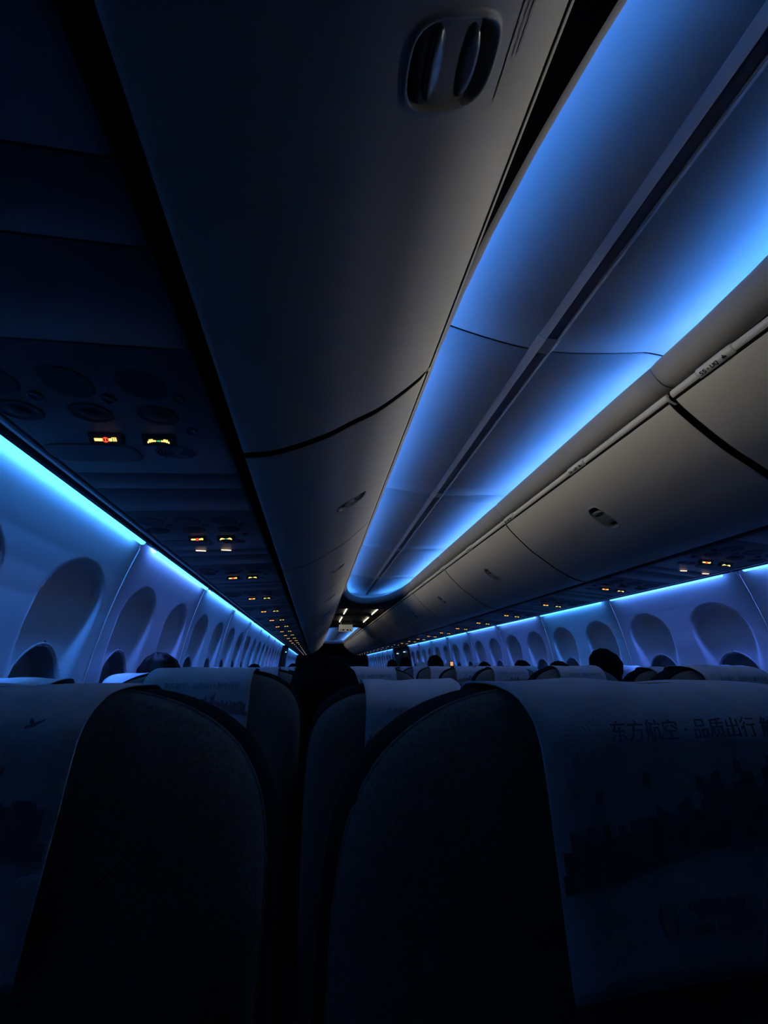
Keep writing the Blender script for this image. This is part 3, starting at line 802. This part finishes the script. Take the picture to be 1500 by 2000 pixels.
PR['printed_shore_band'] = m_.me('printed_shore_band', 'print_brown')
LM = []
for cx, cz in ((-.095, -.078), (-.058, -.070), (-.018, -.074), (.016, -.066), (.052, -.060), (.088, -.064)):
    LM.append(MB().add([(cx+dx, -.0100, H+cz+dz) for dx, dz in ((-.004, -.003), (.001, -.0045), (.004, .003), (-.001, .0045))], [(0, 1, 2, 3)]).me('printed_landmark', 'print_brown'))
m_ = MB().add([(.101+a*.6, -.0101, H-.037+b*.6) for a, b in ((-.010, -.003), (.0, -.001), (.009, .005), (.010, .007), (.007, .006), (-.001, .003), (-.004, .008), (-.006, .007), (-.005, .001), (-.009, .0))], [tuple(range(10))])
PR['printed_plane'] = m_.me('printed_plane', 'print_blue')

ROW0 = .332
SEATX = {'A': -1.522, 'B': -1.095, 'C': -.553, 'J': .548, 'K': 1.093, 'L': 1.522}
COLN = {'A': 'left window', 'B': 'left middle', 'C': 'left aisle', 'J': 'right aisle', 'K': 'right middle', 'L': 'right window'}
# extra lean of single seats (degrees)
BACKSHIFT = {('C', 0): (.024, -.062, 0)}
LEAN = {('C', 0): 0, ('C', 1): 11, ('A', 1): 8, ('A', 2): 8, ('K', 2): 3, ('J', 4): 2, ('L', 1): 5, ('B', 3): 4, ('J', 3): 1}
def add_seat(c, r):
    slim = c in 'AL'; D = SM['slim' if slim else 'low' if r == 0 else ('full' if (r+ord(c)) % 2 else 'full2')]
    y = ROW0+PP*r; e = empty('airline_seat', (SEATX[c], y, 0))
    lean = math.radians(LEAN.get((c, r), random.uniform(-.3, .5)))
    where = 'nearest row' if r == 0 else '%s row ahead' % ORD[r-1]
    lab = 'dark airline seat with pale headrest cover, %s column, %s' % (COLN[c], where)
    if lean > .12: lab = 'reclined dark fabric airline seat, %s column, %s' % (COLN[c], where)
    tag(e, lab, 'seat', 'airline seats in rows of three')
    def leaned(nm, me):
        o = ob(nm, me, e, BACKSHIFT.get((c, r)))
        if lean:      # the back pivots about the hinge at the cushion
            piv = Vector((0, .22, .48)); o.matrix_local = Matrix.Translation(piv) @ Matrix.Rotation(lean, 4, 'X') @ Matrix.Translation(-piv)
        return o
    leaned('back_shell', D['back_shell']); leaned('back_cushion', D['back_cushion'])
    if r < 6: leaned('piping', D['piping'])
    cv = leaned('headrest_cover', D['headrest_cover'])
    if r < 5:
        leaned('tray_table_edge', D['table_latch'])
        names = ['printed_skyline', 'printed_shore_band', 'printed_slogan', 'printed_airline_name', 'printed_airline_name_latin', 'printed_bird_logo']
        if c == 'B' and r == 0: names = ['printed_skyline', 'printed_shore_band', 'printed_plane']
        if slim: names = ['printed_bird_logo', 'printed_airline_name', 'printed_airline_name_latin']
        for n_ in names: ob(n_, PR[n_], cv)
        if r == 0 and not slim:
            for l_ in LM: ob('printed_landmark', l_, cv)
    ob('seat_cushion', D['seat_cushion'], e); ob('seat_frame', D['seat_frame'], e); ob('leg', D['leg_a'], e); ob('leg', D['leg_b'], e); ob('armrest', D['armrest'], e)
for r in range(0, 12):
    for c in 'ABCJKL': add_seat(c, r)

# ================================================================== PASSENGERS
def skin_body():
    V = []; E_ = []; Rr = []
    def v(p, r, par=None):
        V.append(p); Rr.append(r); i = len(V)-1
        if par is not None: E_.append((par, i))
        return i
    pel = v((0, 0, 0), (.15, .11)); ab = v((0, -.03, .17), (.135, .10), pel); ch = v((0, -.045, .36), (.155, .105), ab)
    nk0 = v((0, -.045, .50), (.07, .065), ch); nk = v((0, -.035, .555), (.05, .052), nk0)
    h0 = v((0, -.02, .615), (.066, .078), nk); h1 = v((0, -.022, .69), (.078, .094), h0); h2 = v((0, -.026, .755), (.066, .078), h1)
    ns = v((0, .092, .665), (.012, .012), h1)
    for s in (-1, 1):
        v((s*.088, -.02, .675), (.010, .018), h1)
        sh = v((s*.165, -.05, .44), (.062, .062), ch); el = v((s*.225, .03, .20), (.045, .045), sh); wr = v((s*.15, .22, .12), (.031, .028), el); hd = v((s*.10, .29, .115), (.030, .020), wr)
        for k in range(4): v((s*.10+(k-1.5)*.017, .355-.006*abs(k-1.5), .105), (.009, .009), hd)
        v((s*.065, .315, .125), (.010, .010), hd)
        hp = v((s*.09, .06, -.01), (.085, .085), pel); kn = v((s*.12, .40, .0), (.062, .062), hp); an = v((s*.11, .42, -.38), (.042, .045), kn); v((s*.11, .52, -.42), (.035, .03), an)
    me = bpy.data.meshes.new('body'); me.from_pydata(V, E_, [])
    o = bpy.data.objects.new('body', me); COL.objects.link(o)
    md = o.modifiers.new('s', 'SKIN'); md.use_smooth_shade = True
    for i, sv in enumerate(me.skin_vertices[0].data): sv.radius = Rr[i]; sv.use_root = (i == 0)
    sb = o.modifiers.new('u', 'SUBSURF'); sb.levels = 1
    dg = bpy.context.evaluated_depsgraph_get(); out = bpy.data.meshes.new_from_object(o.evaluated_get(dg))
    bpy.data.objects.remove(o)
    out.materials.clear(); out.materials.append(MATS['shirt_dark']); out.materials.append(MATS['skin'])
    for p in out.polygons:
        c = p.center; p.use_smooth = True
        p.material_index = 1 if (c.z > .52 or (c.y > .24 and c.z > .07 and abs(c.x) < .2 and c.z < .16 and c.y < .40)) else 0
    return out
BODY = skin_body()
def hair_mesh(seed, long_=0.0, vol=1.0, m='hair'):
    rnd = random.Random(seed); rows = []
    cen = Vector((0, -.026, .690)); nu, nv = 36, 18
    ph = [rnd.uniform(0, 6.3) for _ in range(6)]
    for i in range(nv+1):
        row = []
        for j in range(nu):
            az = 2*math.pi*j/nu          # 0 = face (+y)
            front = math.cos(az)
            low = 1.05 if front > .55 else 1.05+(1.05+long_)*smooth01((.55-front)/.5)
            th = low*i/nv
            b = 1+.035*math.sin(5*az+ph[0]+3*th)+.03*math.sin(9*az+ph[1])+.02*math.sin(13*th+ph[2]+2*az)
            rx, ry, rz = .094*vol*b, .112*vol*b, .108*vol*b
            thc = min(th, 1.75); ext = max(0, th-1.75)
            row.append((cen.x+rx*math.sin(thc)*math.sin(az), cen.y+ry*math.sin(thc)*front, cen.z+rz*math.cos(thc)-ext*.13))
        rows.append(row)
    rows2 = [[(x*.93, cen.y+(y-cen.y)*.93, z-.002) for x, y, z in r] for r in rows]
    mb_ = MB().grid(rows, closed_u=True); n0 = len(mb_.v); mb_.grid(rows2, closed_u=True)
    for j in range(nu):
        k = (j+1) % nu; a = nv*nu
        mb_.f.append((a+j, n0+a+j, n0+a+k, a+k))
    return mb_.me('hair', m, True)
def cap_mesh(seed):
    rows = []
    cen = Vector((0, -.026, .700))
    for i in range(9):
        th = 1.45*i/8
        rows.append([(cen.x+.103*math.sin(th)*math.sin(a), cen.y+.122*math.sin(th)*math.cos(a), cen.z+.105*math.cos(th)) for a in [2*math.pi*j/30 for j in range(30)]])
    mb_ = MB().grid(rows, closed_u=True)
    br = [[(.09*math.sin(a)*k, cen.y+.11*math.cos(a)+(k-1)*.35, cen.z+.02-(k-1)*.06) for a in [-.9+1.8*j/10 for j in range(11)]] for k in (.98, 1.1, 1.2)]
    mb_.grid(br); return mb_.me('cap', 'cap_white', True)
HAIR = {'short': hair_mesh(1), 'full': hair_mesh(2, .1, 1.06), 'bob': hair_mesh(3, .75, 1.40), 'gloss': hair_mesh(5, .1, 1.06, 'hair_gloss'), 'cap': hair_mesh(6, 0, .98)}
CAP = cap_mesh(1)
# hip position x, y; head-top height above/below camera; sideways lean (deg); hair; description
PEOPLE = [
 (-.63, 1.42, .028, -13, 'bob', 'person with dark bobbed hair leaning into the gap between two seats'),
 (-1.41, 2.06, .080, -11, 'gloss', 'person with glossy dark hair leaning towards the left windows'),
 (-1.46, 4.60, .040, 0, 'short', 'dark haired person in the left window column, first in the far cluster'),
 (-1.06, 4.60, .030, 2, 'short', 'dark haired person in the left middle column, beside the far window seat'),
 (-1.12, 6.15, .055, 0, 'short', 'dark haired person in the left middle column farther ahead'),
 (-.60, 5.35, .080, -4, 'full', 'tall person with full dark hair on the left aisle side ahead'),
 (.56, 4.35, .120, -2, 'full', 'tall person with full dark hair in the right aisle column'),
 (.88, 2.25, .110, 10, 'full', 'person with thick dark hair tilted sideways between right side seats'),
 (1.18, 2.95, .045, -4, 'short', 'dark haired person with head just above a right middle seat'),
 (1.22, 3.68, .060, 0, 'short', 'dark haired person with a small tuft on the right, mid distance'),
 (1.19, 4.45, .055, -2, 'short', 'dark haired person beside the white caps on the right'),
 (1.02, 5.25, .055, 0, 'cap', 'person in a white cap, right middle column'),
 (1.43, 5.25, .050, 0, 'cap', 'person in a white cap, right window column'),
 (.56, 5.15, .060, 3, 'cap', 'person in a white cap, right aisle column'),
 (.56, 5.95, .130, 0, 'full', 'dark haired person in the right aisle column, farther than the tall one'),
 (.50, 6.70, .110, 0, 'full', 'farthest dark haired person in the right aisle column'),
]
for x, y, top, lean, hr, lab in PEOPLE:
    z0 = H+top-.80*.9      # hips such that the hair top reaches the height
    e = empty('person', (x, y+.09, z0), (math.radians(8), math.radians(lean), 0)); e.scale = (.9, .9, .9); tag(e, lab, 'person', 'passengers seen from behind')
    ob('body', BODY, e); ob('hair', HAIR[hr], e)
    if hr == 'cap': ob('cap', CAP, e)

# ================================================================== PHONES
for loc, sz, m, lab in (((.385, 3.36, H-.004), (.036, .008, .046), 'screen_orange', 'small phone with glowing orange screen standing above a right aisle seat'),
                        ((.50, 3.335, H-.20), (.050, .008, .040), 'screen_white', 'small phone with bright white screen on the back of a right aisle seat')):
    e = empty('phone', loc); tag(e, lab, 'phone')
    MB().box(-sz[0]/2, sz[0]/2, 0, sz[1], 0, sz[2], .003).build('phone_body', 'psu_dark', e)
    MB().box(-sz[0]*.36, sz[0]*.36, -.0008, .001, sz[2]*.15, sz[2]*.85).build('screen', m, e)
